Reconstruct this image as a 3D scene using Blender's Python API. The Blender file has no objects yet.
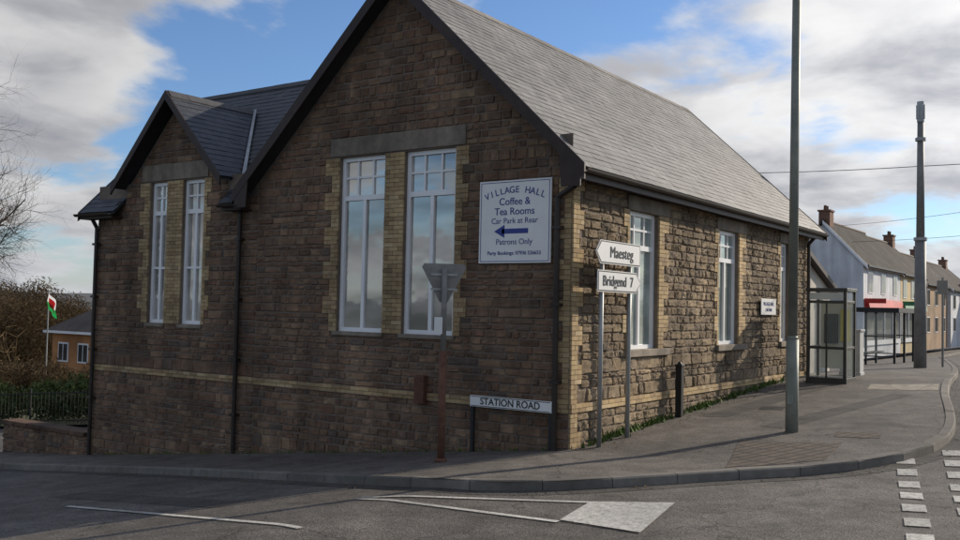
import bpy, math, random, bisect
from mathutils import Vector, Matrix
random.seed(7)
SC=bpy.context.scene
COL=SC.collection
# ------------------------------------------------------------ terrain
def interp(v,pts):
    if v<=pts[0][0]: return pts[0][1]
    for (a,b),(c,d) in zip(pts,pts[1:]):
        if v<=c: return b+(d-b)*(v-a)/(c-a)
    return pts[-1][1]
def P(x,y):
    k=max(0.0,min(1.0,(x+30)/20.0))
    return interp(x,[(-60,-4),(-22,-2.2),(-12.6,-1.4),(0,0),(8,.3),(60,.5)])+k*interp(y,[(-60,0),(0,0),(11,.58),(20,.5),(30,.3),(60,0),(300,0)])
# ------------------------------------------------------------ materials
def newmat(name):
    m=bpy.data.materials.new(name); m.use_nodes=True
    nt=m.node_tree; b=nt.nodes["Principled BSDF"]
    return m,nt,b
def N(nt,t,**kw):
    n=nt.nodes.new(t)
    for k,v in kw.items():
        setattr(n,k,v)
    return n
def c4(c): return (c[0],c[1],c[2],1)
def mat(name,c1,c2=None,scale=3.0,rough=.8,bump=.0,bscale=40,metal=0,attr=None,spec=.3,big=0.35,dist=.01,streak=0.0,damp=None):
    if c2 is None: c2=tuple(v*.8 for v in c1)
    m,nt,b=newmat(name); L=nt.links.new
    tc=N(nt,"ShaderNodeTexCoord")
    n1=N(nt,"ShaderNodeTexNoise"); n1.inputs["Scale"].default_value=scale; n1.inputs["Detail"].default_value=6; n1.inputs["Roughness"].default_value=.65
    L(tc.outputs["Object"],n1.inputs["Vector"])
    r=N(nt,"ShaderNodeValToRGB"); r.color_ramp.elements[0].position=.33; r.color_ramp.elements[1].position=.67
    r.color_ramp.elements[0].color=c4(c1); r.color_ramp.elements[1].color=c4(c2)
    L(n1.outputs["Fac"],r.inputs["Fac"]); col=r.outputs["Color"]
    if attr:
        a=N(nt,"ShaderNodeAttribute"); a.attribute_name="rnd"
        rr=N(nt,"ShaderNodeValToRGB"); els=rr.color_ramp.elements
        els[0].position=0; els[0].color=c4(attr[0]); els[1].position=1; els[1].color=c4(attr[-1])
        for i,cc in enumerate(attr[1:-1]):
            e=els.new((i+1)/(len(attr)-1)); e.color=c4(cc)
        L(a.outputs["Fac"],rr.inputs["Fac"])
        mx=N(nt,"ShaderNodeMix",data_type='RGBA',blend_type='MULTIPLY'); mx.inputs["Factor"].default_value=1
        L(rr.outputs["Color"],mx.inputs["A"]); L(col,mx.inputs["B"]); col=mx.outputs["Result"]
    n3=N(nt,"ShaderNodeTexNoise"); n3.inputs["Scale"].default_value=.6; n3.inputs["Detail"].default_value=3
    L(tc.outputs["Object"],n3.inputs["Vector"])
    mr=N(nt,"ShaderNodeMapRange"); mr.inputs["From Min"].default_value=.3; mr.inputs["From Max"].default_value=.7
    mr.inputs["To Min"].default_value=1-big; mr.inputs["To Max"].default_value=1+big*.5
    L(n3.outputs["Fac"],mr.inputs["Value"])
    vm=N(nt,"ShaderNodeVectorMath",operation='SCALE'); L(col,vm.inputs[0]); L(mr.outputs["Result"],vm.inputs["Scale"])
    fin=vm.outputs["Vector"]
    if streak>0:
        mp=N(nt,"ShaderNodeMapping"); mp.inputs["Scale"].default_value=(2.2,2.2,.28); L(tc.outputs["Object"],mp.inputs[0])
        n4=N(nt,"ShaderNodeTexNoise"); n4.inputs["Scale"].default_value=1.0; n4.inputs["Detail"].default_value=4; L(mp.outputs[0],n4.inputs["Vector"])
        m4=N(nt,"ShaderNodeMapRange"); m4.inputs["From Min"].default_value=.35; m4.inputs["From Max"].default_value=.62; m4.inputs["To Min"].default_value=1-streak; m4.inputs["To Max"].default_value=1.08
        L(n4.outputs["Fac"],m4.inputs["Value"]); v4=N(nt,"ShaderNodeVectorMath",operation='SCALE'); L(fin,v4.inputs[0]); L(m4.outputs["Result"],v4.inputs["Scale"]); fin=v4.outputs["Vector"]
    L(fin,b.inputs["Base Color"])
    b.inputs["Roughness"].default_value=rough; b.inputs["Metallic"].default_value=metal
    b.inputs["Specular IOR Level"].default_value=spec
    if bump>0:
        n2=N(nt,"ShaderNodeTexNoise"); n2.inputs["Scale"].default_value=bscale; n2.inputs["Detail"].default_value=4; n2.inputs["Roughness"].default_value=.7
        L(tc.outputs["Object"],n2.inputs["Vector"])
        bp=N(nt,"ShaderNodeBump"); bp.inputs["Strength"].default_value=bump; bp.inputs["Distance"].default_value=dist
        L(n2.outputs["Fac"],bp.inputs["Height"]); L(bp.outputs["Normal"],b.inputs["Normal"])
    return m
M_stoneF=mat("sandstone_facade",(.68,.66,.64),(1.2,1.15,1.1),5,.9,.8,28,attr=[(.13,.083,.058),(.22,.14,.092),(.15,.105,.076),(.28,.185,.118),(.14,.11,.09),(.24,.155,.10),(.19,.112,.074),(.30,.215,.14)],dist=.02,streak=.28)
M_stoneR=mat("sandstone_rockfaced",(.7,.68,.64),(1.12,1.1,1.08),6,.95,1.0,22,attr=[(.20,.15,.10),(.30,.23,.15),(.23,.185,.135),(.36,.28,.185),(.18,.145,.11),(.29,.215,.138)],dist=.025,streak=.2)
M_mortar=mat("lime_mortar",(.15,.12,.095),(.21,.17,.135),9,.95,.6,60)
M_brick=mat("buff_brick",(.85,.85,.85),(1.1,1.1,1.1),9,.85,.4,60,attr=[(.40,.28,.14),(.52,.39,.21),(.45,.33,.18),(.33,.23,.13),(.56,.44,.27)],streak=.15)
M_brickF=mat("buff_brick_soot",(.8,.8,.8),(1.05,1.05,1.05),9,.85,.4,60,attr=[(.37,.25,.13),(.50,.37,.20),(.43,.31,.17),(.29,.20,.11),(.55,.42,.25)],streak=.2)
M_lintel=mat("dressed_stone",(.18,.152,.12),(.27,.23,.18),6,.85,.4,50,streak=.25)
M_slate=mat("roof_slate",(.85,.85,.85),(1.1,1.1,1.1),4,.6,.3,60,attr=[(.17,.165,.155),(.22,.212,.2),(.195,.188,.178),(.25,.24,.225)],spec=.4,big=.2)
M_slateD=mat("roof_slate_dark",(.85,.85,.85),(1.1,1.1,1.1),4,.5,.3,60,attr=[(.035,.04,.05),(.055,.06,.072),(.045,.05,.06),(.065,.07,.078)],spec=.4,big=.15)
M_under=mat("roof_underlay",(.03,.03,.03),(.04,.04,.04),4,.9)
M_barge=mat("barge_board_paint",(.03,.018,.014),(.045,.028,.022),6,.5,.2,30)
M_gutter=mat("gutter_plastic",(.03,.022,.018),(.04,.03,.025),6,.4)
M_upvc=mat("white_upvc",(.76,.77,.78),(.82,.82,.82),3,.35,big=.1)
M_white=mat("sign_white",(.78,.78,.76),(.72,.72,.70),3,.4,big=.08)
M_black=mat("sign_black",(.015,.015,.015),(.02,.02,.02),3,.5)
M_blue=mat("sign_blue",(.03,.05,.22),(.035,.06,.25),3,.5)
M_galv=mat("galvanised_steel",(.30,.31,.31),(.38,.39,.38),12,.45,.1,40,metal=.4)
M_lamp=mat("lamp_post_paint",(.22,.235,.20),(.30,.31,.265),5,.55,.25,40,metal=.2)
M_pole=mat("grey_pole",(.17,.17,.165),(.23,.23,.22),6,.6,.2,40)
M_rust=mat("rusty_post",(.10,.045,.03),(.16,.08,.05),10,.8,.4,50)
M_lead=mat("lead_valley",(.30,.32,.34),(.4,.42,.44),6,.5)
M_paint=mat("road_paint",(.42,.41,.37),(.66,.64,.59),9,.8,.3,80)
M_bark=mat("bark",(.07,.055,.045),(.11,.09,.07),10,.9)
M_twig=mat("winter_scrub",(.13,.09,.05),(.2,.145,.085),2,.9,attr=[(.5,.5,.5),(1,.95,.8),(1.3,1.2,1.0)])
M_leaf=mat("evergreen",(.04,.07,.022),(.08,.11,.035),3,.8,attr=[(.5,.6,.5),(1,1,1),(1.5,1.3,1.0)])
M_weed=mat("weed_leaf",(.08,.14,.03),(.12,.17,.05),6,.8,attr=[(.6,.7,.6),(1,1,1),(1.3,1.2,1.0)])
M_grass=mat("grass",(.06,.075,.03),(.11,.10,.05),.8,.95,.5,8)
M_red=mat("red_paint",(.5,.03,.02),(.45,.03,.02),6,.5)
M_orangeb=mat("orange_brick",(.42,.19,.08),(.5,.24,.10),8,.9)
M_rooftile=mat("brown_roof_tile",(.08,.06,.05),(.11,.085,.07),6,.8)
M_iron=mat("painted_iron",(.02,.02,.02),(.03,.03,.03),6,.5)
M_alu=mat("aluminium_frame",(.05,.05,.045),(.085,.08,.07),6,.45,metal=.3)
def asphalt(name,c1,c2,agg,cracks=True):
    m,nt,b=newmat(name); L=nt.links.new
    tc=N(nt,"ShaderNodeTexCoord")
    def noise(s,d,r=.6):
        n=N(nt,"ShaderNodeTexNoise"); n.inputs["Scale"].default_value=s; n.inputs["Detail"].default_value=d; n.inputs["Roughness"].default_value=r
        L(tc.outputs["Object"],n.inputs["Vector"]); return n
    a=noise(.35,5,.65); r=N(nt,"ShaderNodeValToRGB"); r.color_ramp.elements[0].position=.35; r.color_ramp.elements[1].position=.65
    r.color_ramp.elements[0].color=c4(c1); r.color_ramp.elements[1].color=c4(c2); L(a.outputs["Fac"],r.inputs["Fac"])
    g=N(nt,"ShaderNodeTexVoronoi"); g.inputs["Scale"].default_value=agg; L(tc.outputs["Object"],g.inputs["Vector"])
    mr=N(nt,"ShaderNodeMapRange"); mr.inputs["From Min"].default_value=0; mr.inputs["From Max"].default_value=1; mr.inputs["To Min"].default_value=.5; mr.inputs["To Max"].default_value=1.55
    sx=N(nt,"ShaderNodeSeparateColor"); L(g.outputs["Color"],sx.inputs[0]); L(sx.outputs[0],mr.inputs["Value"])
    v=N(nt,"ShaderNodeVectorMath",operation='SCALE'); L(r.outputs["Color"],v.inputs[0]); L(mr.outputs["Result"],v.inputs["Scale"])
    st=noise(2.2,5,.7); mr2=N(nt,"ShaderNodeMapRange"); mr2.inputs["From Min"].default_value=.35; mr2.inputs["From Max"].default_value=.65; mr2.inputs["To Min"].default_value=.66; mr2.inputs["To Max"].default_value=1.15
    L(st.outputs["Fac"],mr2.inputs["Value"])
    v2=N(nt,"ShaderNodeVectorMath",operation='SCALE'); L(v.outputs["Vector"],v2.inputs[0]); L(mr2.outputs["Result"],v2.inputs["Scale"])
    mp=N(nt,"ShaderNodeVectorMath",operation='ADD'); nn=noise(1.1,4)
    sc=N(nt,"ShaderNodeVectorMath",operation='SCALE'); sc.inputs["Scale"].default_value=1.2; L(nn.outputs["Color"],sc.inputs[0])
    L(tc.outputs["Object"],mp.inputs[0]); L(sc.outputs["Vector"],mp.inputs[1])
    cr=N(nt,"ShaderNodeTexVoronoi",feature='DISTANCE_TO_EDGE'); cr.inputs["Scale"].default_value=.38; L(mp.outputs["Vector"],cr.inputs["Vector"])
    mr3=N(nt,"ShaderNodeMapRange"); mr3.inputs["From Min"].default_value=0; mr3.inputs["From Max"].default_value=.009; mr3.inputs["To Min"].default_value=.45 if cracks else 1; mr3.inputs["To Max"].default_value=1
    L(cr.outputs["Distance"],mr3.inputs["Value"])
    v3=N(nt,"ShaderNodeVectorMath",operation='SCALE'); L(v2.outputs["Vector"],v3.inputs[0]); L(mr3.outputs["Result"],v3.inputs["Scale"])
    L(v3.outputs["Vector"],b.inputs["Base Color"])
    b.inputs["Roughness"].default_value=.8; b.inputs["Specular IOR Level"].default_value=.3
    bp=N(nt,"ShaderNodeBump"); bp.inputs["Strength"].default_value=.6; bp.inputs["Distance"].default_value=.008
    L(g.outputs["Distance"],bp.inputs["Height"]); L(bp.outputs["Normal"],b.inputs["Normal"])
    return m
M_road=asphalt("road_asphalt",(.092,.083,.074),(.145,.132,.116),70)
M_pave=asphalt("pavement_asphalt",(.105,.094,.082),(.165,.147,.128),90)
M_patch=asphalt("asphalt_patch",(.065,.06,.053),(.092,.084,.075),90,False)
def glassmat(name,base,metal,rough=.04):
    m,nt,b=newmat(name); L=nt.links.new
    b.inputs["Metallic"].default_value=metal; b.inputs["Roughness"].default_value=rough
    tc=N(nt,"ShaderNodeTexCoord"); n=N(nt,"ShaderNodeTexNoise"); n.inputs["Scale"].default_value=1.3; L(tc.outputs["Object"],n.inputs["Vector"])
    bp=N(nt,"ShaderNodeBump"); bp.inputs["Strength"].default_value=.12; bp.inputs["Distance"].default_value=.05; L(n.outputs["Fac"],bp.inputs["Height"]); L(bp.outputs["Normal"],b.inputs["Normal"])
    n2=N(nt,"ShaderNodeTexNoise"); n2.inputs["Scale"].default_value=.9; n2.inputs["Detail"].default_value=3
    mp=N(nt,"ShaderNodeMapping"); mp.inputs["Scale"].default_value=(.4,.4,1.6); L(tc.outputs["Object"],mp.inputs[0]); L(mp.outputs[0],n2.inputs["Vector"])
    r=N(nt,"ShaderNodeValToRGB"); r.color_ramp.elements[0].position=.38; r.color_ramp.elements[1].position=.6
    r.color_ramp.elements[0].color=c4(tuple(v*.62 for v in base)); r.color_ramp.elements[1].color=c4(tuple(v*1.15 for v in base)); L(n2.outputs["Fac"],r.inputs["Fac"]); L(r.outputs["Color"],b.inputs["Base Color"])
    return m
M_glass=glassmat("window_glass",(.46,.45,.42),.45)
M_glassR=glassmat("window_glass_street",(.38,.44,.41),.25)
M_glassdark=glassmat("dark_glass",(.06,.07,.08),.3)
mm,nt,b=newmat("clear_glass"); M_clear=mm
b.inputs["Base Color"].default_value=(.6,.68,.62,1); b.inputs["Roughness"].default_value=.08; b.inputs["Alpha"].default_value=.18; b.inputs["Specular IOR Level"].default_value=.8
# ------------------------------------------------------------ object helpers
def empty(name):
    e=bpy.data.objects.new(name,None); COL.objects.link(e); return e
class MB:
    def __init__(s): s.v=[]; s.f=[]; s.r=[]
    def quad(s,a,b,c,d,r=0):
        n=len(s.v); s.v+= [tuple(a),tuple(b),tuple(c),tuple(d)]; s.f.append((n,n+1,n+2,n+3)); s.r.append(r)
    def poly(s,pts,r=0):
        n=len(s.v); s.v+=[tuple(p) for p in pts]; s.f.append(tuple(range(n,n+len(pts)))); s.r.append(r)
    def box(s,x0,x1,y0,y1,z0,z1,r=0):
        n=len(s.v)
        s.v+=[(x0,y0,z0),(x1,y0,z0),(x1,y1,z0),(x0,y1,z0),(x0,y0,z1),(x1,y0,z1),(x1,y1,z1),(x0,y1,z1)]
        for f in [(0,3,2,1),(4,5,6,7),(0,1,5,4),(1,2,6,5),(2,3,7,6),(3,0,4,7)]:
            s.f.append(tuple(n+i for i in f)); s.r.append(r)
    def prism(s,pts,vec,r=0):
        v=Vector(vec); n=len(s.v); k=len(pts)
        s.v+=[tuple(p) for p in pts]+[tuple(Vector(p)+v) for p in pts]
        s.f.append(tuple(n+i for i in range(k))[::-1]); s.r.append(r)
        s.f.append(tuple(n+k+i for i in range(k))); s.r.append(r)
        for i in range(k):
            j=(i+1)%k; s.f.append((n+i,n+j,n+k+j,n+k+i)); s.r.append(r)
    def tube(s,p0,p1,r0,r1,seg=10,r=0,cap=True):
        p0=Vector(p0);p1=Vector(p1); d=(p1-p0)
        if d.length<1e-6: return
        d.normalize(); a=d.orthogonal().normalized(); b=d.cross(a); n=len(s.v)
        for p,rad in((p0,r0),(p1,r1)):
            for i in range(seg):
                t=2*math.pi*i/seg; s.v.append(tuple(p+a*math.cos(t)*rad+b*math.sin(t)*rad))
        for i in range(seg):
            j=(i+1)%seg; s.f.append((n+i,n+j,n+seg+j,n+seg+i)); s.r.append(r)
        if cap:
            s.f.append(tuple(n+i for i in range(seg))[::-1]); s.r.append(r); s.f.append(tuple(n+seg+i for i in range(seg))); s.r.append(r)
    def build(s,name,material,parent=None,smooth=False,bevel=0):
        me=bpy.data.meshes.new(name); me.from_pydata(s.v,[],s.f)
        at=me.attributes.new("rnd",'FLOAT','FACE'); at.data.foreach_set("value",s.r)
        me.materials.append(material)
        if smooth:
            me.polygons.foreach_set("use_smooth",[True]*len(me.polygons))
        me.update()
        o=bpy.data.objects.new(name,me); COL.objects.link(o)
        if parent: o.parent=parent
        if bevel>0:
            m=o.modifiers.new("b",'BEVEL'); m.width=bevel; m.segments=2; m.limit_method='ANGLE'
        return o
def box(name,x0,x1,y0,y1,z0,z1,m,parent=None,bevel=0):
    b=MB(); b.box(x0,x1,y0,y1,z0,z1); return b.build(name,m,parent,bevel=bevel)
def text(name,body,loc,size,m,parent,rot,align='CENTER',ext=.002,xs=1.0,bold=.0):
    cu=bpy.data.curves.new(name,'FONT'); cu.body=body; cu.size=size; cu.align_x=align; cu.align_y='CENTER'; cu.extrude=ext; cu.offset=bold
    cu.materials.append(m); o=bpy.data.objects.new(name,cu); o.location=loc; o.rotation_euler=rot; o.scale=(xs,1,1); COL.objects.link(o); o.parent=parent; return o
FR=(math.radians(90),0,0); RR=(math.radians(90),0,math.radians(90))
# ------------------------------------------------------------ coursed masonry
def stone(mb,mp,u0,u1,v0,v1,relief,bev,nu,nv,rnd,rough):
    us=[u0,u0+bev]+[u0+bev+(u1-u0-2*bev)*i/(nu-1) for i in range(1,nu-1)]+[u1-bev,u1]
    vs=[v0,v0+bev]+[v0+bev+(v1-v0-2*bev)*i/(nv-1) for i in range(1,nv-1)]+[v1-bev,v1]
    n=len(mb.v); base=relief*random.uniform(.4,1)
    jit=min(bev*.5,.012)
    tu=random.uniform(-.5,.5)*relief*rough; tv=random.uniform(-.5,.5)*relief*rough
    for j,v in enumerate(vs):
        for i,u in enumerate(us):
            edge=i in(0,len(us)-1) or j in(0,len(vs)-1)
            if edge: d=-.004; uu,vv=u,v
            else:
                d=max(.003,base+random.uniform(-1,1)*relief*.35*rough+tu*((u-u0)/(u1-u0)-.5)+tv*((v-v0)/(v1-v0)-.5))
                if nu>3 and 1<i<len(us)-2: d+=relief*.35*rough*random.random()
                uu=u+random.uniform(-jit,jit); vv=v+random.uniform(-jit,jit)
            mb.v.append(mp(uu,vv,d))
    w=len(us)
    for j in range(len(vs)-1):
        for i in range(w-1):
            a=n+j*w+i; mb.f.append((a,a+1,a+w+1,a+w)); mb.r.append(rnd)
def spans(u0,u1,va,vb,rects):
    out=[(u0,u1)]
    for (a,b,c,d) in rects:
        if c<vb-.004 and d>va+.004:
            nw=[]
            for (s,e) in out:
                if b<=s or a>=e: nw.append((s,e)); continue
                if a>s: nw.append((s,a))
                if b<e: nw.append((b,e))
            out=nw
    return [(s,e) for s,e in out if e-s>.02]
def courses(mb,mp,breaks,ulim,rects,relief,rough,wr,hr=(.10,.19),nu=4,nv=3,gap=.007):
    for za,zb in zip(breaks,breaks[1:]):
        H=zb-za; n=max(1,round(H/random.uniform(hr[0]*1.1,hr[1]*.9)))
        ws=[random.uniform(.7,1.3) for _ in range(n)]; t=sum(ws); z=za
        for w in ws:
            h=H*w/t; z0,z1=z,z+h; z=z1
            ul=ulim((z0+z1)/2+h*.3)
            if ul is None: continue
            for s,e in spans(ul[0],ul[1],z0,z1,rects):
                L=e-s; k=max(1,round(L/random.uniform(*wr)))
                ww=[random.uniform(.5,1.7) for _ in range(k)]; tt=sum(ww); u=s
                for q in ww:
                    du=L*q/tt
                    if du>.045:
                        w0=random.uniform(-.007,.007)
                        stone(mb,mp,u+gap,u+du-gap,z0+gap+w0*.5,z1-gap+w0,relief,min(.016,h*.16,du*.2),nu,nv,random.random(),rough)
                    u+=du
def bricks(mb,mp,u0,u1,v0,v1,base=0.0,bh=.077,bl=.225,off=0):
    n=max(1,round((v1-v0)/bh)); h=(v1-v0)/n; g=.004
    for j in range(n):
        z0=v0+j*h; u=u0-(bl/2 if (j+off)%2 else 0)
        while u<u1-.01:
            a=max(u,u0); b=min(u+bl,u1)
            if b-a>.03:
                rr=random.random(); d=base+.012+random.uniform(0,.004)
                p=[(a+g,z0+g),(b-g,z0+g),(b-g,z0+h-g),(a+g,z0+h-g)]
                nn=len(mb.v)
                mb.v+=[mp(x,y,d) for x,y in p]+[mp(x,y,-.004) for x,y in p]
                mb.f.append((nn,nn+1,nn+2,nn+3)); mb.r.append(rr)
                for i in range(4):
                    k=(i+1)%4; mb.f.append((nn+4+i,nn+4+k,nn+k,nn+i)); mb.r.append(rr)
            u+=bl
mpF=lambda u,v,d:(u,-d,v)
mpR=lambda u,v,d:(d,u,v)
def wallback(mb,mp,u0,u1,v0,v1,holes,depth=.15):
    us=sorted(set([u0,u1]+[h[0] for h in holes]+[h[1] for h in holes])); vs=sorted(set([v0,v1]+[h[2] for h in holes]+[h[3] for h in holes]))
    for a,b in zip(us,us[1:]):
        for c,d in zip(vs,vs[1:]):
            cu=(a+b)/2; cv=(c+d)/2
            if any(h[0]<cu<h[1] and h[2]<cv<h[3] for h in holes): continue
            mb.quad(mp(a,c,0),mp(b,c,0),mp(b,d,0),mp(a,d,0))
    for a,b,c,d in holes:
        D=-depth
        mb.quad(mp(a,c,0),mp(a,d,0),mp(a,d,D),mp(a,c,D)); mb.quad(mp(b,d,0),mp(b,c,0),mp(b,c,D),mp(b,d,D))
        mb.quad(mp(a,c,0),mp(a,c,D),mp(b,c,D),mp(b,c,0)); mb.quad(mp(a,d,0),mp(b,d,0),mp(b,d,D),mp(a,d,D))
def bx(mb,mp,u0,u1,v0,v1,d0,d1):
    p=[mp(u0,v0,d1),mp(u1,v0,d1),mp(u1,v1,d1),mp(u0,v1,d1)]
    a=Vector(mp(0,0,d0))-Vector(mp(0,0,d1)); mb.prism(p,a)
def window(parent,mp,u0,u1,v0,v1,cols,toprows,topcols,topfrac,glass,name="window",mid=None,depth=.12):
    fr=MB(); f=.075; D=-depth
    bx(fr,mp,u0,u0+f,v0,v1,D-.03,D+.05); bx(fr,mp,u1-f,u1,v0,v1,D-.03,D+.05)
    bx(fr,mp,u0+f,u1-f,v0,v0+f,D-.03,D+.05); bx(fr,mp,u0+f,u1-f,v1-f,v1,D-.03,D+.05)
    zt=v1-(v1-v0)*topfrac
    bx(fr,mp,u0+f,u1-f,zt-.045,zt+.045,D-.03,D+.048)
    for i in range(1,cols):
        u=u0+(u1-u0)*i/cols; bx(fr,mp,u-.036,u+.036,v0+f,zt-.045,D-.03,D+.044)
    for i in range(1,topcols):
        u=u0+(u1-u0)*i/topcols; bx(fr,mp,u-.018,u+.018,zt+.045,v1-f,D-.02,D+.03)
    for i in range(1,toprows):
        z=zt+(v1-zt)*i/toprows; bx(fr,mp,u0+f,u1-f,z-.018,z+.018,D-.02,D+.028)
    if mid:
        for q in mid:
            z=v0+(zt-v0)*q; bx(fr,mp,u0+f,u1-f,z-.022,z+.022,D-.02,D+.04)
    fr.build(name+"_frame",M_upvc,parent)
    g=MB(); g.quad(mp(u0,v0,D),mp(u1,v0,D),mp(u1,v1,D),mp(u0,v1,D)); g.build(name+"_glass",glass,parent)
# ============================================================ VILLAGE HALL
hall=empty("stone_village_hall")
XR=-3.55; ZR=8.02; TANM=(8.02-4.34)/3.9
zmain=lambda x: ZR-abs(x-XR)*TANM
F_w=[(-4.92,-3.82,1.67,4.87),(-3.37,-2.25,1.67,4.87)]
def tooth(u_edge,side,z0,k,h,wn,ww,start=0):
    r=[]
    for i in range(k):
        w=ww if (i+start)%2 else wn
        r.append((u_edge-w,u_edge,z0+i*h,z0+(i+1)*h) if side<0 else (u_edge,u_edge+w,z0+i*h,z0+(i+1)*h))
    return r
tF=tooth(-4.92,-1,1.67,10,.32,.19,.36)+tooth(-2.25,1,1.67,10,.32,.15,.27)+[(-3.82,-3.37,1.67,4.87)]
lintF=[(-5.16,-2.05,4.89,5.23)]
bandF=[(-7.1,0,.555,.69)]
cornF=[]
zz=.69;i=0
while zz<4.2:
    h=.32; cornF.append((-.12 if i%2 else -.23,0,zz,min(zz+h,4.25))); zz+=h;i+=1
sb=MB(); breaksF=[-1.6,-1.2,-.8,-.4,0,.3,.555,.69]+[.69+.245*k for k in range(1,4)]+[1.67+.32*k for k in range(11)]+[5.23]+[5.23+.3*k for k in range(1,10)]
def limF(z):
    if z<4.3: return (-7.1,0)
    hw=(ZR-.12-z)/TANM
    return (XR-min(hw,3.55),XR+min(hw,3.55)) if hw>.15 else None
courses(sb,mpF,breaksF,limF,F_w+tF+lintF+bandF+cornF+[(-5.0,-2.2,4.86,4.9)],.026,.9,(.16,.42),nu=3,nv=3)
XG=-9.72; ZG=6.5; TANG=1.046
W_w=[(-10.57,-9.99,1.68,4.74),(-9.46,-8.76,1.68,4.74)]
hW=(4.74-1.68)/10
tW=tooth(-10.57,-1,1.68,10,hW,.2,.36)+tooth(-8.76,1,1.68,10,hW,.1,.24)+[(-9.99,-9.46,1.68,4.74)]
lintW=[(-10.88,-8.64,4.76,5.12)]
bandW=[(-12.5,-7.1,.555,.69)]
breaksW=[-2.0,-1.6,-1.2,-.8,-.4,0,.3,.555,.69,.94,1.19,1.44]+[1.68+hW*k for k in range(11)]+[5.12]+[5.12+.25*k for k in range(1,6)]
def limW(z):
    if z<4.28: return (-12.5,-7.1)
    hw=(ZG-.1-z)/TANG
    return (XG-min(hw,1.72),XG+min(hw,1.72)) if hw>.12 else None
courses(sb,mpF,breaksW,limW,W_w+tW+lintW+bandW,.026,.9,(.16,.42),nu=3,nv=3)
sb.build("facade_stones",M_stoneF,hall)
bb=MB()
for k,r in enumerate(tF+tW+cornF): bricks(bb,mpF,*r,base=.008,off=k%2)
for r in bandF+bandW: bricks(bb,mpF,*r,base=.022,bh=.0675)
bb.build("facade_brick_dressings",M_brickF,hall)
ln=MB()
for a,b_,c,d in lintF+lintW: bx(ln,mpF,a,b_,c+.004,d,-.05,.03)
for a,b_ in [(-5.0,-3.78),(-3.42,-2.2),(-10.62,-9.95),(-9.5,-8.72)]: bx(ln,mpF,a,b_,1.6,1.672,-.12,.05)
ln.build("facade_lintels_and_sills",M_lintel,hall,bevel=.008)
wb=MB()
wallback(wb,mpF,-12.5,-7.1,-2.4,4.76,W_w); wallback(wb,mpF,-7.1,0,-2.4,4.9,F_w)
wb.poly([(-7.1,0,4.9),(0,0,4.9),(XR+(ZR-.1-4.9)/TANM,0,4.9),(XR,0,ZR-.1),(XR-(ZR-.1-4.9)/TANM,0,4.9)])
wb.poly([(XG-1.6,0,4.76),(XG+1.6,0,4.76),(XG,0,ZG-.1)])
R_w=[(1.98,3.19,1.48,3.90),(6.18,7.38,1.48,3.90),(10.3,11.0,1.48,3.90)]
hR=(3.90-1.48)/8
tR=[]
for (a,b_,c,d) in R_w: tR+=tooth(a,-1,1.48,8,hR,.10,.24)+tooth(b_,1,1.48,8,hR,.22,.42)
lintR=[(1.88,3.6,3.93,4.15),(6.03,7.82,3.93,4.15),(10.2,11.3,3.93,4.15)]
sillR=[(1.86,3.62,1.36,1.48),(6.05,7.8,1.36,1.48),(10.2,11.2,1.36,1.48)]
bandR=[(0,12.7,.555,.69)]
cornR=[];zz=.69;i=0
while zz<4.15:
    cornR.append((0,.34 if i%2 else .2,zz,min(zz+.3025,4.2))); zz+=.3025;i+=1
lowc=[(0,.22,-.35,-.05),(0,.34,-.05,.25),(0,.22,.25,.555)]
sr=MB(); breaksR=[-.35,-.05,.25,.555,.69,.91,1.13,1.36,1.48]+[1.48+hR*k for k in range(1,9)]+[4.2]
courses(sr,mpR,breaksR,lambda z:(0,12.7),R_w+tR+lintR+sillR+bandR+cornR+lowc,.034,1.0,(.2,.42),(.11,.19),nu=5,nv=4)
sr.build("street_wall_rockfaced_stones",M_stoneR,hall)
br=MB()
for k,r in enumerate(tR+cornR+lowc): bricks(br,mpR,*r,base=.02,off=k%2)
for r in bandR: bricks(br,mpR,*r,base=.04,bh=.0675)
br.build("street_wall_brick_dressings",M_brick,hall)
ln=MB()
for a,b_,c,d in lintR: bx(ln,mpR,a,b_,c-.03,d,-.05,.05)
for a,b_,c,d in sillR: bx(ln,mpR,a,b_,c,d+.003,-.12,.09)
ln.build("street_lintels_and_sills",M_lintel,hall,bevel=.01)
wallback(wb,mpR,0,12.7,-1,4.32,R_w)
wb.quad((-12.5,0,-2.4),(-12.5,6,-2.4),(-12.5,6,4.3),(-12.5,0,4.3)); wb.poly([(-12.5,0,4.3),(-12.5,6,4.3),(-12.5,3,7.2)])
wb.quad((0,12.7,-1),(-7.1,12.7,-1),(-7.1,12.7,4.3),(0,12.7,4.3)); wb.poly([(0,12.7,4.3),(-7.1,12.7,4.3),(XR,12.7,7.9)])
wb.quad((-7.1,6,-2),(-7.1,12.7,-2),(-7.1,12.7,4.4),(-7.1,6,4.4)); wb.quad((-12.5,6,-2.4),(-7.1,6,-2.4),(-7.1,6,4.4),(-12.5,6,4.4))
wb.build("wall_core",M_mortar,hall)
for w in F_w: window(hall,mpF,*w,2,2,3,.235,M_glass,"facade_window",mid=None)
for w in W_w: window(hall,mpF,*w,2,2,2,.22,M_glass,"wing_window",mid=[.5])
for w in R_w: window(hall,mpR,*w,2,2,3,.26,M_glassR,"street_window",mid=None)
dp=MB()
def pipe(pts,r):
    for a,b_ in zip(pts,pts[1:]): dp.tube(a,b_,r,r,10)
pipe([(-7.55,-.22,4.2),(-7.55,-.09,3.95),(-7.55,-.09,-1.05)],.045)
pipe([(-12.42,-.22,4.0),(-12.42,-.09,3.8),(-12.42,-.09,-1.5)],.045)
pipe([(.28,-.05,4.2),(.12,-.14,4.05),(-.2,-.1,3.9),(-.2,-.1,-.15)],.045)
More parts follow.
